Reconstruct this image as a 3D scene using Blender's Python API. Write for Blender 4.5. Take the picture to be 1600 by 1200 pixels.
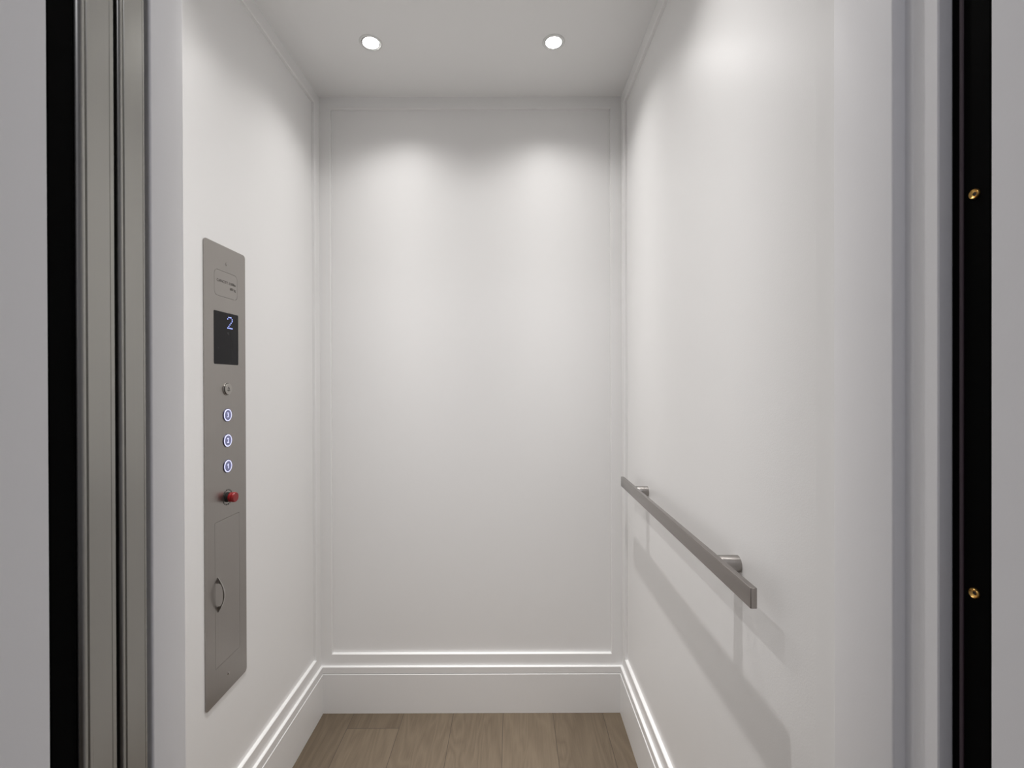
import bpy, bmesh, math
from mathutils import Vector, Matrix

for o in list(bpy.data.objects):
    bpy.data.objects.remove(o, do_unlink=True)
SC = bpy.context.scene
COL = SC.collection
PI = math.pi

# ------------------------------------------------------------------ camera
EYE = 1.1415
cam_data = bpy.data.cameras.new('camera')
cam_data.sensor_width = 36.0
cam_data.lens = 36.0 * 711.0 / 1600.0
cam_data.clip_start = 0.02
cam_data.dof.use_dof = True
cam_data.dof.focus_distance = 1.25
cam_data.dof.aperture_fstop = 14.0
cam = bpy.data.objects.new('camera', cam_data)
COL.objects.link(cam)
cam.matrix_world = (Matrix.Translation((0, 0, EYE))
                    @ Matrix.Rotation(math.radians(90 - 0.16), 4, 'X')
                    @ Matrix.Rotation(math.radians(-0.16), 4, 'Z'))
SC.camera = cam

# ------------------------------------------------------------------ world, light levels, exposure
w = bpy.data.worlds.new('world')
SC.world = w
w.use_nodes = True
w.node_tree.nodes['Background'].inputs[0].default_value = (0.9, 0.92, 1.0, 1)
w.node_tree.nodes['Background'].inputs[1].default_value = 0.05
SC.view_settings.view_transform = 'Standard'
SC.view_settings.look = 'None'
SC.view_settings.gamma = 1.0
SC.view_settings.use_curve_mapping = False
SC.view_settings.exposure = 0.0

LAMP_W = 36.0        # each car downlight
HALL_FILL_W = 4.8         # added fill lamp in the hall, unseen
PROFILE_FLOOR = 0.10 # spill of the reflector lamp outside its beam

# key sizes (metres): car interior and openings
CEIL = 2.132
BACK = 1.580
LEFT, RIGHT = -0.666, 0.381
REC = 0.010          # depth of the wall panels behind their frames
FRONT_L, FRONT_R = 0.5013, 0.5036

# ------------------------------------------------------------------ materials
def principled(name):
    m = bpy.data.materials.new(name)
    m.use_nodes = True
    return m, m.node_tree, m.node_tree.nodes['Principled BSDF']

def paint(name, col, rough=0.42, bump=0.2, scale=420.0):
    m, nt, b = principled(name)
    tc = nt.nodes.new('ShaderNodeTexCoord')
    n = nt.nodes.new('ShaderNodeTexNoise'); n.inputs['Scale'].default_value = scale
    n.inputs['Detail'].default_value = 2.0
    nt.links.new(tc.outputs['Object'], n.inputs['Vector'])
    bp = nt.nodes.new('ShaderNodeBump'); bp.inputs['Strength'].default_value = bump
    bp.inputs['Distance'].default_value = 0.0006
    nt.links.new(n.outputs['Fac'], bp.inputs['Height'])
    nt.links.new(bp.outputs['Normal'], b.inputs['Normal'])
    b.inputs['Base Color'].default_value = (*col, 1)
    b.inputs['Roughness'].default_value = rough
    b.inputs['Specular IOR Level'].default_value = 0.35
    return m

def plain(name, col, rough=0.5, metal=0.0, emit=None, estr=0.0):
    m, nt, b = principled(name)
    tc = nt.nodes.new('ShaderNodeTexCoord')
    n = nt.nodes.new('ShaderNodeTexNoise'); n.inputs['Scale'].default_value = 60
    nt.links.new(tc.outputs['Object'], n.inputs['Vector'])
    mr = nt.nodes.new('ShaderNodeMapRange')
    mr.inputs['To Min'].default_value = max(0.02, rough - 0.05)
    mr.inputs['To Max'].default_value = min(1, rough + 0.05)
    nt.links.new(n.outputs['Fac'], mr.inputs['Value'])
    nt.links.new(mr.outputs['Result'], b.inputs['Roughness'])
    b.inputs['Base Color'].default_value = (*col, 1)
    b.inputs['Metallic'].default_value = metal
    if emit:
        b.inputs['Emission Color'].default_value = (*emit, 1)
        b.inputs['Emission Strength'].default_value = estr
    return m

def brushed(name, col, rough=0.3, axis='Z', amount=0.06, bump=0.05, rvar=0.05):
    """metal with fine streaks that run along one object axis"""
    m, nt, b = principled(name)
    tc = nt.nodes.new('ShaderNodeTexCoord')
    mp = nt.nodes.new('ShaderNodeMapping')
    s = {'X': (4, 900, 900), 'Y': (900, 4, 900), 'Z': (900, 900, 4)}[axis]
    mp.inputs['Scale'].default_value = s
    nt.links.new(tc.outputs['Object'], mp.inputs['Vector'])
    n = nt.nodes.new('ShaderNodeTexNoise'); n.inputs['Scale'].default_value = 1.0
    n.inputs['Detail'].default_value = 3.0
    nt.links.new(mp.outputs['Vector'], n.inputs['Vector'])
    mx = nt.nodes.new('ShaderNodeMix'); mx.data_type = 'RGBA'
    mx.inputs['A'].default_value = (*[c * (1 - amount) for c in col], 1)
    mx.inputs['B'].default_value = (*[min(1, c * (1 + amount)) for c in col], 1)
    nt.links.new(n.outputs['Fac'], mx.inputs['Factor'])
    nt.links.new(mx.outputs['Result'], b.inputs['Base Color'])
    mr = nt.nodes.new('ShaderNodeMapRange')
    mr.inputs['To Min'].default_value = rough - rvar
    mr.inputs['To Max'].default_value = rough + rvar
    nt.links.new(n.outputs['Fac'], mr.inputs['Value'])
    nt.links.new(mr.outputs['Result'], b.inputs['Roughness'])
    bp = nt.nodes.new('ShaderNodeBump'); bp.inputs['Strength'].default_value = bump
    bp.inputs['Distance'].default_value = 0.0002
    nt.links.new(n.outputs['Fac'], bp.inputs['Height'])
    nt.links.new(bp.outputs['Normal'], b.inputs['Normal'])
    b.inputs['Metallic'].default_value = 1.0
    return m

def wood_floor(name):
    m, nt, b = principled(name)
    N, L = nt.nodes.new, nt.links.new
    tc = N('ShaderNodeTexCoord'); sx = N('ShaderNodeSeparateXYZ')
    L(tc.outputs['Object'], sx.inputs['Vector'])
    def math_(op, a, bb=None):
        n = N('ShaderNodeMath'); n.operation = op
        for i, v in enumerate((a, bb)):
            if v is None: continue
            if isinstance(v, (int, float)): n.inputs[i].default_value = v
            else: L(v, n.inputs[i])
        return n.outputs[0]
    u = math_('DIVIDE', math_('ADD', sx.outputs['X'], 0.549), 0.1715)
    cell = math_('FLOOR', u)
    fr = math_('FRACT', u)
    # butt joints, staggered per plank
    v = math_('ADD', math_('DIVIDE', sx.outputs['Y'], 1.5), math_('MULTIPLY', cell, 0.377))
    vc = math_('FLOOR', v); vf = math_('FRACT', v)
    comb = N('ShaderNodeCombineXYZ'); L(cell, comb.inputs[0]); L(vc, comb.inputs[1])
    wn = N('ShaderNodeTexWhiteNoise'); wn.noise_dimensions = '2D'; L(comb.outputs[0], wn.inputs['Vector'])
    # grain: stretched noise along Y with a per-plank offset
    off = N('ShaderNodeCombineXYZ')
    L(math_('MULTIPLY', wn.outputs['Value'], 37.0), off.inputs[2])
    va = N('ShaderNodeVectorMath'); va.operation = 'ADD'
    L(tc.outputs['Object'], va.inputs[0]); L(off.outputs[0], va.inputs[1])
    mp = N('ShaderNodeMapping'); mp.inputs['Scale'].default_value = (9, 1.6, 1)
    L(va.outputs[0], mp.inputs['Vector'])
    n1 = N('ShaderNodeTexNoise'); n1.inputs['Scale'].default_value = 1.3
    n1.inputs['Detail'].default_value = 2; n1.inputs['Distortion'].default_value = 0.6
    L(mp.outputs[0], n1.inputs['Vector'])
    rings = math_('FRACT', math_('MULTIPLY', n1.outputs['Fac'], 11.0))
    rings = math_('ABSOLUTE', math_('SUBTRACT', rings, 0.5))
    mp2 = N('ShaderNodeMapping'); mp2.inputs['Scale'].default_value = (420, 14, 1)
    L(va.outputs[0], mp2.inputs['Vector'])
    n2 = N('ShaderNodeTexNoise'); n2.inputs['Scale'].default_value = 1; n2.inputs['Detail'].default_value = 3
    L(mp2.outputs[0], n2.inputs['Vector'])
    t = math_('ADD', math_('MULTIPLY', rings, 0.55), math_('MULTIPLY', n2.outputs['Fac'], 0.6))
    t = math_('ADD', t, math_('MULTIPLY', math_('SUBTRACT', wn.outputs['Value'], 0.5), 0.35))
    cr = N('ShaderNodeValToRGB')
    cr.color_ramp.elements[0].position = 0.15; cr.color_ramp.elements[0].color = (0.100, 0.073, 0.047, 1)
    cr.color_ramp.elements[1].position = 0.85; cr.color_ramp.elements[1].color = (0.165, 0.127, 0.086, 1)
    L(t, cr.inputs['Fac'])
    seam = math_('MAXIMUM', math_('LESS_THAN', fr, 0.010), math_('LESS_THAN', vf, 0.0012))
    mx = N('ShaderNodeMix'); mx.data_type = 'RGBA'
    L(seam, mx.inputs['Factor']); L(cr.outputs['Color'], mx.inputs['A'])
    mx.inputs['B'].default_value = (0.055, 0.040, 0.028, 1)
    L(mx.outputs['Result'], b.inputs['Base Color'])
    bp = N('ShaderNodeBump'); bp.inputs['Strength'].default_value = 0.25; bp.inputs['Distance'].default_value = 0.0006
    L(math_('SUBTRACT', t, math_('MULTIPLY', seam, 2.0)), bp.inputs['Height'])
    L(bp.outputs['Normal'], b.inputs['Normal'])
    b.inputs['Roughness'].default_value = 0.55
    return m

WALL = (0.885, 0.880, 0.872)
M_wall = paint('white_wall_paint', WALL)
M_ceil = paint('white_ceiling_paint', (0.88, 0.878, 0.872), rough=0.7, bump=0.05)
M_trim = paint('white_trim_paint', WALL, rough=0.38, bump=0.03)
M_base = paint('white_baseboard_paint', WALL, rough=0.36, bump=0.03)
M_frame = paint('cool_white_frame_paint', (0.90, 0.897, 0.91), rough=0.45, bump=0.08)
M_hall = paint('hall_plaster_paint', (0.88, 0.88, 0.90), rough=0.6, bump=0.1, scale=250)
M_floor = wood_floor('grey_brown_oak_planks')
M_hallfloor = wood_floor('hall_oak_planks')
M_plate = brushed('brushed_steel_plate', (0.37, 0.35, 0.33), 0.33, 'Z', 0.07)
M_plate2 = brushed('brushed_steel_insert', (0.375, 0.355, 0.335), 0.33, 'Z', 0.06)
M_door = brushed('satin_steel_door', (0.36, 0.355, 0.335), 0.30, 'Z', 0.03, 0.02)
M_rail = brushed('satin_steel_rail', (0.35, 0.325, 0.31), 0.24, 'Y', 0.006, 0.0, 0.004)
M_post = plain('satin_steel_post', (0.36, 0.34, 0.325), 0.22, 1.0)
M_handle = plain('polished_steel_handle', (0.44, 0.42, 0.40), 0.12, 1.0)
M_black = plain('black_rubber_and_paint', (0.0015, 0.0015, 0.0015), 0.8)
M_black.node_tree.nodes['Principled BSDF'].inputs['Specular IOR Level'].default_value = 0.04
M_darkmet = plain('dark_metal', (0.05, 0.048, 0.045), 0.4, 0.6)
M_red = plain('red_plastic', (0.27, 0.006, 0.008), 0.35)
M_neck = plain('black_plastic', (0.004, 0.004, 0.004), 0.6)
M_glass = plain('dark_display_glass', (0.012, 0.0115, 0.013), 0.25)
M_glass.node_tree.nodes['Principled BSDF'].inputs['Specular IOR Level'].default_value = 0.13
M_ink = plain('engraved_dark_ink', (0.05, 0.045, 0.04), 0.6)
M_brass = plain('brass', (0.78, 0.48, 0.15), 0.28, 1.0)
M_digit = plain('lit_digit', (0.3, 0.35, 0.9), 0.4, 0, (0.30, 0.38, 1.0), 1.9)
M_ring = plain('lit_button_ring', (0.6, 0.6, 0.9), 0.4, 0, (0.72, 0.74, 1.0), 0.95)
M_face = plain('lit_button_face', (0.15, 0.16, 0.27), 0.35, 0, (0.40, 0.42, 0.85), 0.12)
M_collar = plain('button_collar', (0.16, 0.16, 0.24), 0.3, 0.9)
M_bell = brushed('bell_button_steel', (0.42, 0.40, 0.375), 0.3, 'Z', 0.04)
M_lampring = plain('white_lamp_trim', (0.75, 0.75, 0.74), 0.4)
M_cup = plain('reflector_cup', (0.75, 0.75, 0.75), 0.2, 1.0)
M_bulb = plain('lamp_lens', (1, 1, 1), 0.3, 0, (1.0, 0.97, 0.93), 14.0)

# ------------------------------------------------------------------ helpers
def obj(name, bm, mat, parent=None, smooth=False, loc=None, ang=35):
    bmesh.ops.recalc_face_normals(bm, faces=bm.faces)
    me = bpy.data.meshes.new(name)
    bm.to_mesh(me); bm.free()
    me.materials.append(mat)
    if smooth:
        for p in me.polygons: p.use_smooth = True
        try: me.set_sharp_from_angle(angle=math.radians(ang))
        except Exception: pass
    o = bpy.data.objects.new(name, me)
    COL.objects.link(o)
    if parent: o.parent = parent
    if loc: o.location = loc
    return o

def struct(name, bm, mat, smooth=False):
    o = obj(name, bm, mat, None, smooth)
    o['kind'] = 'structure'
    return o

def thing(name, label, cat, loc, group=None):
    o = bpy.data.objects.new(name, None)
    o.empty_display_size = 0.05
    COL.objects.link(o); o.location = loc
    o['label'] = label; o['category'] = cat
    if group: o['group'] = group
    return o

def box(bm, x0, x1, y0, y1, z0, z1):
    vs = [bm.verts.new((x, y, z)) for x in (x0, x1) for y in (y0, y1) for z in (z0, z1)]
    for f in ((0, 1, 3, 2), (4, 6, 7, 5), (0, 4, 5, 1), (2, 3, 7, 6), (0, 2, 6, 4), (1, 5, 7, 3)):
        bm.faces.new([vs[i] for i in f])
    return bm

def boxm(*a):
    return box(bmesh.new(), *a)

def bevel(bm, r, seg=2):
    bmesh.ops.bevel(bm, geom=list(bm.edges), offset=r, segments=seg, affect='EDGES', profile=0.5)
    return bm

def rrect(a0, a1, b0, b1, r, n=6):
    """rounded rectangle outline, counter-clockwise"""
    pts = []
    for cx, cy, s in ((a1 - r, b1 - r, 0), (a0 + r, b1 - r, 1), (a0 + r, b0 + r, 2), (a1 - r, b0 + r, 3)):
        for i in range(n + 1):
            t = (s + i / n) * PI / 2
            pts.append((cx + r * math.cos(t), cy + r * math.sin(t)))
    return pts

def circle(cx, cy, r, n=32):
    return [(cx + r * math.cos(2 * PI * i / n), cy + r * math.sin(2 * PI * i / n)) for i in range(n)]

def sheet(outer, holes, h0, h1, plane):
    """a plate with holes: 2D outline extruded from h0 to h1 along the plane's normal ('X' or 'Z' or 'Y')"""
    def P(a, b, h):
        return {'X': (h, a, b), 'Y': (a, h, b), 'Z': (a, b, h)}[plane]
    bm = bmesh.new()
    es = []
    for lp in [outer] + list(holes):
        vs = [bm.verts.new(P(a, b, h0)) for a, b in lp]
        es += [bm.edges.new((vs[i], vs[(i + 1) % len(vs)])) for i in range(len(vs))]
    bmesh.ops.triangle_fill(bm, use_beauty=True, use_dissolve=False, edges=es)
    g = bmesh.ops.extrude_face_region(bm, geom=list(bm.faces))
    d = Vector(P(0, 0, h1)) - Vector(P(0, 0, h0))
    for v in [e for e in g['geom'] if isinstance(e, bmesh.types.BMVert)]:
        v.co += d
    return bm

def lathe(profile, axis='X', c=(0, 0, 0), n=40, bm=None, close=True):
    """profile: list of (radius, height along axis)"""
    bm = bm or bmesh.new()
    rings = []
    for r, h in profile:
        if r < 1e-6:
            p = {'X': (h, 0, 0), 'Y': (0, h, 0), 'Z': (0, 0, h)}[axis]
            rings.append([bm.verts.new(Vector(p) + Vector(c))])
        else:
            ring = []
            for i in range(n):
                t = 2 * PI * i / n
                a, b = r * math.cos(t), r * math.sin(t)
                p = {'X': (h, a, b), 'Y': (a, h, b), 'Z': (a, b, h)}[axis]
                ring.append(bm.verts.new(Vector(p) + Vector(c)))
            rings.append(ring)
    for A, B in zip(rings, rings[1:]):
        for i in range(n):
            j = (i + 1) % n
            if len(A) == 1 and len(B) == 1: continue
            if len(A) == 1: bm.faces.new((A[0], B[i], B[j]))
            elif len(B) == 1: bm.faces.new((A[i], A[j], B[0]))
            else: bm.faces.new((A[i], A[j], B[j], B[i]))
    return bm

def text_mesh(name, body, size, mat, parent, loc, align='CENTER', depth=0.0002, sx=1.0, weight=0.0):
    """flat lettering on a face that looks along +X; reads left to right along +Y"""
    cu = bpy.data.curves.new(name, 'FONT')
    cu.body = body; cu.size = size; cu.align_x = align; cu.align_y = 'CENTER'
    cu.extrude = depth; cu.offset = weight
    tmp = bpy.data.objects.new(name, cu)
    COL.objects.link(tmp)
    dg = bpy.context.evaluated_depsgraph_get(); dg.update()
    me = bpy.data.meshes.new_from_object(tmp.evaluated_get(dg))
    bpy.data.objects.remove(tmp, do_unlink=True)
    # text x -> +Y, text y -> +Z, text z -> +X
    me.transform(Matrix(((0, 0, 1, 0), (sx, 0, 0, 0), (0, 1, 0, 0), (0, 0, 0, 1))))
    me.materials.clear(); me.materials.append(mat)
    o = bpy.data.objects.new(name, me)
    COL.objects.link(o); o.parent = parent; o.location = loc
    return o

# ------------------------------------------------------------------ the car: floor, ceiling, walls
LAMPS = [(-0.408, 1.327), (0.124, 1.327), (-0.408, 0.780), (0.124, 0.780)]
HOLE = 0.0262

struct('floor', boxm(-0.76, 0.48, 0.425, 1.70, -0.05, 0.0), M_floor)
struct('ceiling', sheet([(-0.76, 0.455), (0.48, 0.455), (0.48, 1.70), (-0.76, 1.70)],
                        [circle(x, y, HOLE) for x, y in LAMPS], CEIL, CEIL + 0.05, 'Z'), M_ceil)

T = 0.05
struct('wall_back', boxm(LEFT - REC - T, RIGHT + REC + T, BACK + REC, BACK + REC + T, 0, CEIL), M_wall)
struct('wall_left', boxm(LEFT - REC - T, LEFT - REC, FRONT_L, BACK + REC, 0, CEIL), M_wall)
struct('wall_right', boxm(RIGHT + REC, RIGHT + REC + T, FRONT_R, BACK + REC, 0, CEIL), M_wall)

STILE = 0.036
TOPR = 0.038
RAILZ0, RAILZ1 = 0.150, 0.1975     # bottom rail, its top ledge
def frame_mesh(a0, a1, st0, st1, place):
    """stiles and rails around one wall panel, inner edge slightly chamfered"""
    bm = bmesh.new()
    outer = [(a0, RAILZ0), (a1, RAILZ0), (a1, CEIL), (a0, CEIL)]
    inner = [(a0 + st0, RAILZ1), (a1 - st1, RAILZ1), (a1 - st1, CEIL - TOPR), (a0 + st0, CEIL - TOPR)]
    ch = 0.0016
    inn2 = [(a0 + st0 + ch, RAILZ1 + ch), (a1 - st1 - ch, RAILZ1 + ch), (a1 - st1 - ch, CEIL - TOPR - ch), (a0 + st0 + ch, CEIL - TOPR - ch)]
    inb = [(a0 + st0 + ch, RAILZ1 + ch), (a1 - st1 - ch, RAILZ1 + ch), (a1 - st1 - ch, CEIL - TOPR - ch), (a0 + st0 + ch, CEIL - TOPR - ch)]
    loops = [(outer, REC), (outer, 0.0), (inner, 0.0), (inn2, ch), (inb, REC)]
    vs = [[bm.verts.new(place(a, z, d)) for a, z in lp] for lp, d in loops]
    for A, B in zip(vs, vs[1:] + vs[:1]):
        for i in range(4):
            j = (i + 1) % 4
            bm.faces.new((A[i], A[j], B[j], B[i]))
    return bm
struct('trim_1', frame_mesh(LEFT, RIGHT, STILE, STILE, lambda a, z, d: (a, BACK + d, z)), M_trim)
struct('trim_2', frame_mesh(FRONT_L, BACK, 0.068, STILE, lambda a, z, d: (LEFT - d, a, z)), M_trim)
struct('trim_3', frame_mesh(FRONT_R, BACK, 0.0667, STILE, lambda a, z, d: (RIGHT + d, a, z)), M_trim)

def base_profile():
    # (projection from the frame face, height)
    return [(-REC, 0.0), (0.0105, 0.0), (0.0105, 0.1340), (0.0100, 0.1346), (0.0035, 0.1348),
            (0.0035, 0.1366), (0.0086, 0.1368), (0.0086, 0.1578), (0.0075, 0.1590), (-REC, 0.1590)]
def baseboard(name, place, a0, a1):
    bm = bmesh.new()
    A = [bm.verts.new(place(a0, p, z)) for p, z in base_profile()]
    B = [bm.verts.new(place(a1, p, z)) for p, z in base_profile()]
    n = len(A)
    for i in range(n):
        j = (i + 1) % n
        bm.faces.new((A[i], A[j], B[j], B[i]))
    bm.faces.new(A); bm.faces.new(B[::-1])
    return struct(name, bm, M_base)
baseboard('baseboard_back', lambda a, p, z: (a, BACK - p, z), LEFT, RIGHT)
baseboard('baseboard_left', lambda a, p, z: (LEFT + p, a, z), FRONT_L, BACK - 0.0078)
baseboard('baseboard_right', lambda a, p, z: (RIGHT - p, a, z), FRONT_R, BACK - 0.0078)

# front returns of the car and the header over its opening
HEAD = 2.075
struct('wall_front_left', bevel(boxm(-0.726, -0.3603, 0.455, FRONT_L, 0, CEIL), 0.0020, 3), M_frame, True)
struct('wall_front_right', bevel(boxm(0.3556, 0.441, 0.4249, FRONT_R, 0, CEIL), 0.0020, 3), M_frame, True)
struct('wall_front_header', boxm(-0.3603, 0.3556, 0.455, FRONT_L, HEAD, CEIL), M_frame)
# landing-side jamb on the right, stepped back from the return
struct('trim_4', sheet([(0.441, 0.3935), (0.441, 0.4249), (0.3672, 0.4249), (0.3687, 0.4175), (0.3687, 0.3945), (0.3697, 0.3935)],
                       [], 0, HEAD, 'Z'), M_frame)

# ------------------------------------------------------------------ landing: thick wall with the shaft opening
HW = 0.12   # hall face of the landing wall
OPL, OPR = -0.3636, 0.3800
struct('wall_landing_left', bevel(boxm(-1.30, OPL, HW, 0.357, 0, 2.55), 0.001), M_hall)
struct('wall_landing_right', bevel(boxm(OPR, 1.30, HW, 0.361, 0, 2.55), 0.001), M_hall)
struct('wall_landing_header', boxm(OPL, OPR, HW, 0.357, 2.10, 2.55), M_hall)
struct('wall_hall_back', boxm(-1.30, 1.30, -1.75, -1.70, 0, 2.55), M_hall)
struct('wall_hall_left', boxm(-1.35, -1.30, -1.75, 0.357, 0, 2.55), M_hall)
struct('wall_hall_right', boxm(1.30, 1.35, -1.75, 0.361, 0, 2.55), M_hall)
struct('ceiling_hall', boxm(-1.35, 1.35, -1.75, 0.357, 2.55, 2.60), M_ceil)
struct('floor_hall', boxm(-1.35, 1.35, -1.75, 0.42, -0.05, 0.0), M_hallfloor)

# sliding doors, open into their pocket on the left; rounded leading edge with a fine groove
def door_leaf(name, x_edge, x_far, y0, y1, r, lip):
    pts = [(x_far, y0)]
    pts += [(x_edge - r + r * math.sin(t * PI / 2 / 6), y0 + r - r * math.cos(t * PI / 2 / 6)) for t in range(7)]
    # groove just behind the rounding
    g = y0 + r + 0.0006
    pts += [(x_edge, g), (x_edge - 0.0014, g + 0.0005), (x_edge - 0.0014, g + 0.0016), (x_edge, g + 0.0022)]
    pts += [(x_edge, lip - 0.0003), (x_edge - 0.0008, lip), (x_edge, lip + 0.0003)]
    pts += [(x_edge, y1 - 0.001), (x_edge - 0.001, y1), (x_far, y1)]
    bm = bmesh.new()
    A = [bm.verts.new((x, y, 0.008)) for x, y in pts]
    B = [bm.verts.new((x, y, 2.11)) for x, y in pts]
    n = len(pts)
    for i in range(n):
        j = (i + 1) % n
        bm.faces.new((A[i], A[j], B[j], B[i]))
    bm.faces.new(A[::-1]); bm.faces.new(B)
    return struct(name, bm, M_door, True)
door_leaf('door_1', -0.3600, -0.74, 0.3795, 0.4135, 0.0045, 0.4085)
door_leaf('door_2', -0.3600, -0.74, 0.4185, 0.4480, 0.0030, 0.4450)

# black strips between the plaster and the shaft, the right one with brass screws
t = thing('black_jamb_strip', 'tall black jamb strip at far left, beside the steel sliding doors', 'strip', (-0.378, 0.3665, 0))
obj('strip', bevel(boxm(-0.014, 0.0144, -0.0090, 0.0122, 0, 2.10), 0.0008), M_black, t)
t = thing('black_jamb_strip', 'tall black jamb strip at far right with two brass screws', 'strip', (0.394, 0.3775, 0))
obj('strip', bevel(boxm(-0.014, 0.014, -0.0160, 0.0155, 0, 2.10), 0.0008), M_black, t)
gs = obj('gasket', bevel(boxm(-0.0150, -0.0132, 0.0050, 0.0083, 0, 2.10), 0.0007, 2), plain('dark_rubber_gasket', (0.05, 0.03, 0.042), 0.5), t)
def screw_cup(c, tilt):
    bm = lathe([(0.0016, 0.0006), (0.0017, -0.0001), (0.0026, -0.0004), (0.0036, -0.0014), (0.0040, -0.0008), (0.0040, 0.0006)],
               'X', (0, 0, 0), 28)
    return bm
for zz in (EYE + (598 - 305) * 0.3727 / 711, EYE + (598 - 929) * 0.3735 / 711):
    s = obj('screw', screw_cup((0, 0, 0), 0), M_brass, t, True, (-0.0146, -0.0043, zz))
    obj('screw_socket', lathe([(0, 0.0), (0.0016, 0.0)], 'X', (0, 0, 0), 20), M_neck, s)

# ------------------------------------------------------------------ ceiling downlights
def lamp_profile(lamp):
    lamp.use_nodes = True
    nt = lamp.node_tree
    em = nt.nodes['Emission']
    tc = nt.nodes.new('ShaderNodeTexCoord')
    sp = nt.nodes.new('ShaderNodeSeparateXYZ')
    nt.links.new(tc.outputs['Normal'], sp.inputs['Vector'])
    ab = nt.nodes.new('ShaderNodeMath'); ab.operation = 'ABSOLUTE'
    nt.links.new(sp.outputs['Z'], ab.inputs[0])
    pw = nt.nodes.new('ShaderNodeMath'); pw.operation = 'POWER'
    nt.links.new(ab.outputs[0], pw.inputs[0]); pw.inputs[1].default_value = 10.0
    p2 = nt.nodes.new('ShaderNodeMath'); p2.operation = 'POWER'
    nt.links.new(ab.outputs[0], p2.inputs[0]); p2.inputs[1].default_value = 40.0
    m2 = nt.nodes.new('ShaderNodeMath'); m2.operation = 'MULTIPLY_ADD'
    nt.links.new(p2.outputs[0], m2.inputs[0]); m2.inputs[1].default_value = 1.6; m2.inputs[2].default_value = PROFILE_FLOOR
    ad = nt.nodes.new('ShaderNodeMath'); ad.operation = 'MULTIPLY_ADD'
    nt.links.new(pw.outputs[0], ad.inputs[0]); ad.inputs[1].default_value = 0.5
    nt.links.new(m2.outputs[0], ad.inputs[2])
    cut = nt.nodes.new('ShaderNodeMapRange'); cut.interpolation_type = 'SMOOTHERSTEP'
    nt.links.new(ab.outputs[0], cut.inputs['Value'])
    cut.inputs['From Min'].default_value = math.cos(math.radians(70))
    cut.inputs['From Max'].default_value = math.cos(math.radians(31))
    ml = nt.nodes.new('ShaderNodeMath'); ml.operation = 'MULTIPLY'
    nt.links.new(ad.outputs[0], ml.inputs[0]); nt.links.new(cut.outputs['Result'], ml.inputs[1])
    nt.links.new(ml.outputs[0], em.inputs['Strength'])

def downlight(x, y, label, tilt=0.0):
    t = thing('ceiling_downlight', label, 'light', (x, y, CEIL), 'recessed ceiling downlights')
    obj('trim_ring', lathe([(0.0265, 0.004), (0.0265, -0.0016), (0.0275, -0.0024), (0.0318, -0.0018), (0.0330, 0.0), ],
                           'Z', (0, 0, 0), 48), M_lampring, t, True)
    cup = obj('lamp_cup', lathe([(0.0235, 0.002), (0.0235, -0.0014), (0.0248, -0.0014), (0.0250, 0.030), (0.0, 0.032)],
                          'Z', (0, 0, 0), 48), M_lampring, t, True)
    blb = obj('bulb', lathe([(0, -0.0002), (0.012, 0.0002), (0.020, 0.0012), (0.0233, 0.003), (0.0233, 0.005)], 'Z', (0, 0, 0), 48), M_bulb, t, True)
    ld = bpy.data.lights.new('downlight_beam', 'SPOT')
    ld.energy = LAMP_W; ld.color = (1.0, 0.979, 0.966)
    ld.spot_size = math.radians(150); ld.spot_blend = 0.2
    ld.shadow_soft_size = 0.011
    lamp_profile(ld)
    lo = bpy.data.objects.new('downlight_beam', ld)
    COL.objects.link(lo); lo.parent = t; lo.location = (0, 0, -0.020)
    for o_ in (cup, blb, lo): o_.rotation_euler = (0, math.radians(-tilt), 0)
for (x, y), lab in zip(LAMPS, (
        'lit round recessed downlight in the white ceiling, left one of the two seen',
        'lit round recessed downlight in the white ceiling, right one of the two seen',
        'lit round recessed ceiling downlight near the car door on the left, out of frame',
        'lit round recessed ceiling downlight near the car door on the right, out of frame')):
    downlight(x, y, lab, 4.0 if (x < 0 and y > 1) else 0.0)

# hall fill: an unseen round lamp, added to light the jambs and doors
t = thing('hall_fill_lamp', 'added round fill lamp on the hall ceiling, unseen behind the viewer', 'light', (0, -0.85, 2.55))
obj('fill_lamp_housing', lathe([(0, -0.001), (0.17, -0.001), (0.18, -0.004), (0.18, -0.03), (0.165, -0.034), (0.165, -0.03)], 'Z', (0, 0, 0), 48), M_lampring, t, True)
obj('fill_lamp_diffuser', lathe([(0.165, -0.031), (0.10, -0.038), (0, -0.040)], 'Z', (0, 0, 0), 48),
    plain('hall_fill_glow', (0.9, 0.9, 0.9), 0.5, 0, (0.93, 0.95, 1.0), 1.0), t, True)
ld = bpy.data.lights.new('hall_fill_light', 'AREA'); ld.shape = 'DISK'; ld.size = 0.32
ld.energy = HALL_FILL_W; ld.color = (0.925, 0.925, 1.0)
lo = bpy.data.objects.new('hall_fill_light', ld); COL.objects.link(lo); lo.parent = t; lo.location = (0, 0, -0.045)

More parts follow.
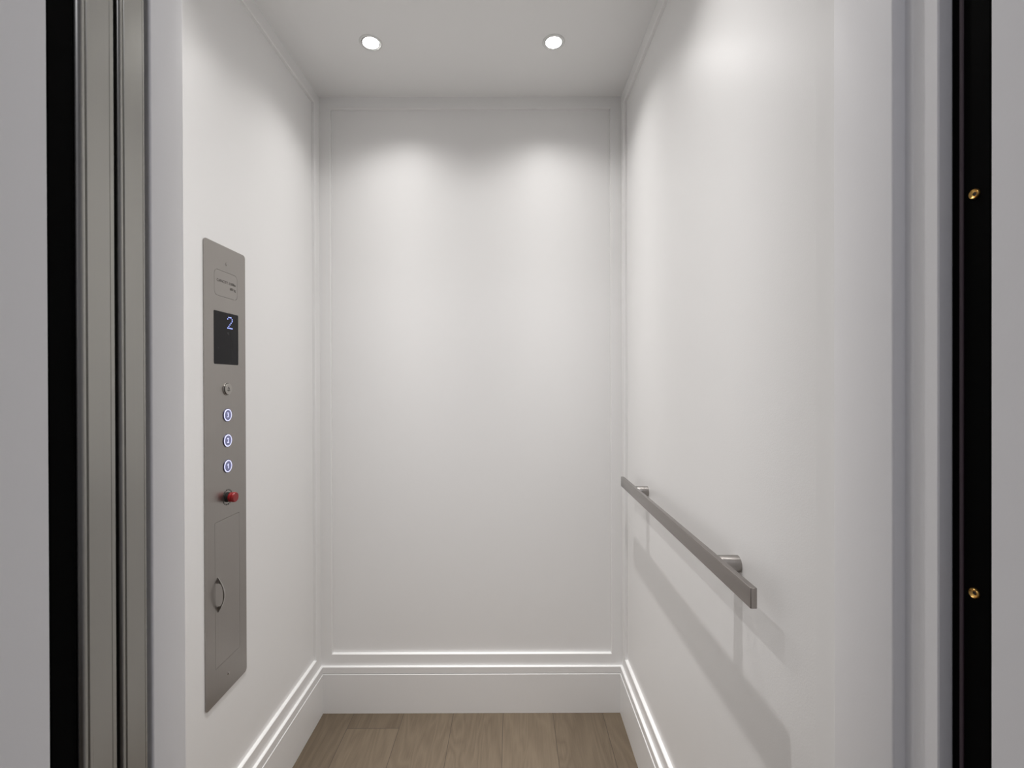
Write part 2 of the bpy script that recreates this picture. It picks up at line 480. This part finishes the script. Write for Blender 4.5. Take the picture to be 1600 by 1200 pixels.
# ------------------------------------------------------------------ control panel on the left wall
PY, PZ = 1.0735, 0.4155
PX = LEFT - REC
panel = thing('control_panel', 'tall brushed steel elevator control panel with lit floor buttons on the left wall',
              'control panel', (PX, PY, PZ))
TH = 0.0022
def L(y, z): return (y - PY, z - PZ)
door_rect = (1.0294 - PY, 1.1222 - PY, 0.4917 - PZ, 0.8250 - PZ)
disp_rect = (1.0283 - PY, 1.1209 - PY, 1.1863 - PZ, 1.3085 - PZ)
cap_rect = (1.0312 - PY, 1.1176 - PY, 1.3437 - PZ, 1.4037 - PZ)
gap = 0.0005
holes = [rrect(*door_rect, 0.0015, 2), rrect(*disp_rect, 0.0035, 4), rrect(*cap_rect, 0.011, 8)]
bm = sheet(rrect(-0.0772, 0.0772, 0, 1.0475, 0.0085, 8), holes, 0.0, TH, 'X')
obj('faceplate', bm, M_plate, panel)
def inset(r, g): return (r[0] + g, r[1] - g, r[2] + g, r[3] - g)
obj('capacity_plate', sheet(rrect(*inset(cap_rect, gap * 1.3), 0.0105, 8), [], 0.0002, TH, 'X'), M_plate2, panel)
cy0, cy1, cz0, cz1 = cap_rect
text_mesh('capacity_text', 'Capacity: 1500lbs'.upper().replace('LBS', 'lbs'), 0.0092, M_ink, panel, (TH + 0.0001, cy1 - 0.0065, cz0 + 0.0355), 'RIGHT', 0.0001, 0.93)
text_mesh('capacity_text', '680 kg', 0.0092, M_ink, panel, (TH + 0.0001, cy1 - 0.0065, cz0 + 0.0235), 'RIGHT', 0.0001, 0.93)

disp = obj('display', sheet(rrect(*inset(disp_rect, 0.0001), 0.0034, 4), [], 0.0002, TH - 0.0004, 'X'), M_glass, panel)
# dot-matrix figure two
rows = [' ### ', '#   #', '    #', '   # ', '  #  ', ' #   ', '#####']
bm = bmesh.new()
for r, row in enumerate(rows):
    for c, ch in enumerate(row):
        if ch == '#':
            lathe([(0.0014, 0), (0.0014, 0.0002), (0, 0.0002)], 'X',
                  (TH - 0.0004, 1.0800 - PY + c * 0.0043, 1.2990 - PZ - r * 0.0043), 10, bm)
obj('digit', bm, M_digit, disp)

SY = 1.0757 - PY
def panel_button(name, z, glyph, lit):
    z = z - PZ
    b = obj(name, lathe([(0.0155, 0.0), (0.0155, 0.0012), (0.0149, 0.0018), (0.0143, 0.0018), (0.0143, 0.0008), (0, 0.0008)], 'X', (0, 0, 0), 48),
            M_bell if not lit else M_collar, panel, True, (TH, SY, z))
    if lit:
        obj('light_ring', lathe([(0.0122, 0.0010), (0.0122, 0.0024), (0.0140, 0.0024), (0.0142, 0.0010)], 'X', (0, 0, 0), 48), M_ring, b, True)
        obj('button_face', lathe([(0.0121, 0.0006), (0.0121, 0.0022), (0, 0.0022)], 'X', (0, 0, 0), 48), M_face, b, True)
        if glyph == '1':
            g1 = [(0.0014, -0.0056), (0.0014, 0.0058), (-0.0002, 0.0058), (-0.0030, 0.0034), (-0.0030, 0.0015), (-0.0006, 0.0032), (-0.0006, -0.0056)]
            obj('numeral', sheet(g1, [], 0, 0.0002, 'X'), M_ring, b, False, (0.0022, 0, 0))
        else:
            text_mesh('numeral', glyph, 0.0160, M_ring, b, (0.0024, -0.0001, -0.0003), 'CENTER', 0.0001, 1.0, 0.0001)
    else:
        obj('button_rim', lathe([(0.0130, 0.0010), (0.0130, 0.0014), (0.0144, 0.0014)], 'X', (0, 0, 0), 48), M_darkmet, b, True)
        obj('button_face', lathe([(0.0132, 0.0008), (0.0132, 0.0036), (0.0126, 0.0042), (0, 0.0042)], 'X', (0, 0, 0), 48), M_bell, b, True)
        # bell outline
        def bell(s):
            p = [(-0.0042, -0.0035), (-0.0042, -0.0022), (-0.0031, -0.0012), (-0.0029, 0.0012), (-0.0017, 0.0030), (-0.0006, 0.0036),
                 (0.0006, 0.0036), (0.0017, 0.0030), (0.0029, 0.0012), (0.0031, -0.0012), (0.0042, -0.0022), (0.0042, -0.0035)]
            return [(a * s, c * s) for a, c in p]
        bmb = sheet(bell(1.15), [[(a, c) for a, c in bell(0.66)]], 0.0, 0.0002, 'X')
        box(bmb, 0, 0.0002, -0.0008, 0.0008, 0.0041, 0.0056)
        box(bmb, 0, 0.0002, -0.0016, 0.0016, -0.0056, -0.0044)
        obj('bell_symbol', bmb, M_ink, b, False, (0.0042, 0, 0))
    return b
panel_button('bell_button', 1.1285, '', False)
panel_button('floor_button', 1.0669, '3', True)
panel_button('floor_button', 1.0067, '2', True)
panel_button('floor_button', 0.9462, '1', True)

# red pull-stop knob with its ring of engraved marks
SZ = EYE + (598 - 775.6) / 661 - PZ
stop = obj('stop_button', lathe([(0.0083, 0.0064), (0.0108, 0.0066), (0.0114, 0.0076), (0.0112, 0.0105), (0.0109, 0.0122), (0.0114, 0.0132),
                                 (0.0117, 0.0150), (0.0114, 0.0186), (0.0104, 0.0200), (0, 0.0203)], 'X', (0, 0, 0), 48), M_red, panel, True, (TH, SY, SZ))
obj('stop_button_neck', lathe([(0.0118, 0), (0.0118, 0.0012), (0.0110, 0.0014), (0.0110, 0.0062), (0, 0.0062)], 'X', (0, 0, 0), 40), M_neck, stop, True)
bm = bmesh.new()
for k, (a0, a1) in enumerate([(24, 46), (52, 66), (78, 88), (94, 108), (116, 142), (148, 158),
                              (200, 222), (228, 240), (247, 262), (270, 290), (297, 318), (324, 340)]):
    r0, r1 = 0.0156, 0.0188
    n = 5
    prev = None
    for i in range(n + 1):
        t_ = math.radians(a0 + (a1 - a0) * i / n)
        cur = [bm.verts.new((h, r * math.cos(t_), r * math.sin(t_))) for h, r in ((0, r0), (0, r1), (0.0002, r1), (0.0002, r0))]
        if prev:
            for q in range(4):
                bm.faces.new((prev[q], prev[(q + 1) % 4], cur[(q + 1) % 4], cur[q]))
        else:
            bm.faces.new(cur)
        prev = cur
    bm.faces.new(prev[::-1])
obj('engraved_legend', bm, M_ink, stop)

# screws at both ends of the plate
for z in (1.4229, 0.4560):
    s = obj('screw', lathe([(0.0036, 0), (0.0036, 0.0003), (0.0030, 0.0012), (0.0016, 0.0016), (0.0013, 0.0008), (0, 0.0008)], 'X', (0, 0, 0), 20),
            M_handle, panel, True, (TH, SY, z - PZ))

# phone cabinet door with its bow handle
ad = obj('access_door', sheet(rrect(*inset(door_rect, gap), 0.0012, 2), [], 0.0002, TH, 'X'), M_plate2, panel)
HH = 0.0815; HZ = 0.658 - PZ; HY = 1.0395 - PY
def arc_pts(h, p, n):
    return [(p * (1 - (2 * i / n - 1) ** 2) ** 0.9, h * (i / n - 0.5)) for i in range(n + 1)]
n = 28
outer = [(0.0158 * (math.cos((2 * i / n - 1) * PI / 2)) ** 0.95, HH * (i / n - 0.5)) for i in range(n + 1)]
inner = []
for i in range(n + 1):
    a = -PI / 2 + PI * i / n
    inner.append((0.0130 * max(0.0, math.cos(a)) ** 0.75, 0.0268 * math.sin(a)))
loop = outer + inner[::-1]
bm = bmesh.new()
W0 = 0.0022
def hv(p, z, s):
    # the strip narrows towards its tips
    wd = W0 * (0.35 + 0.65 * math.cos(z / HH * PI))
    return bm.verts.new((p, s * wd, z))
A = [hv(p, z, -1) for p, z in loop]; B = [hv(p, z, 1) for p, z in loop]
N_ = len(outer)
for i in range(N_ - 1):
    for S in (A, B):
        q = [S[i], S[i + 1], S[len(loop) - 2 - i], S[len(loop) - 1 - i]]
        q2 = []
        for v in q:
            if v not in q2: q2.append(v)
        bm.faces.new(q2)
    bm.faces.new((A[i], A[i + 1], B[i + 1], B[i]))
    a_, b_ = len(loop) - 1 - i, len(loop) - 2 - i
    bm.faces.new((A[a_], A[b_], B[b_], B[a_]))
for e0, e1 in ((0, len(loop) - 1), (N_ - 1, N_)):
    bm.faces.new((A[e0], B[e0], B[e1], A[e1]))
obj('handle', bm, M_handle, ad, False, (TH, HY, HZ))

# ------------------------------------------------------------------ handrail on the right wall
rail = thing('handrail', 'flat satin steel handrail on two round posts, fixed to the right wall', 'handrail', (RIGHT + REC, 1.0535, 0.827))
obj('rail', bevel(boxm(-0.0455, -0.0355, -0.3935, 0.3935, -0.0152, 0.0152), 0.0012, 4), M_rail, rail, True, None, 20)
for y in (0.7876, 1.3144):
    obj('post', lathe([(0.0, 0.0), (0.0142, 0.0), (0.0142, -0.0340), (0.0136, -0.0352), (0, -0.0356)], 'X', (0, y - 1.0535, 0), 48), M_post, rail, True)
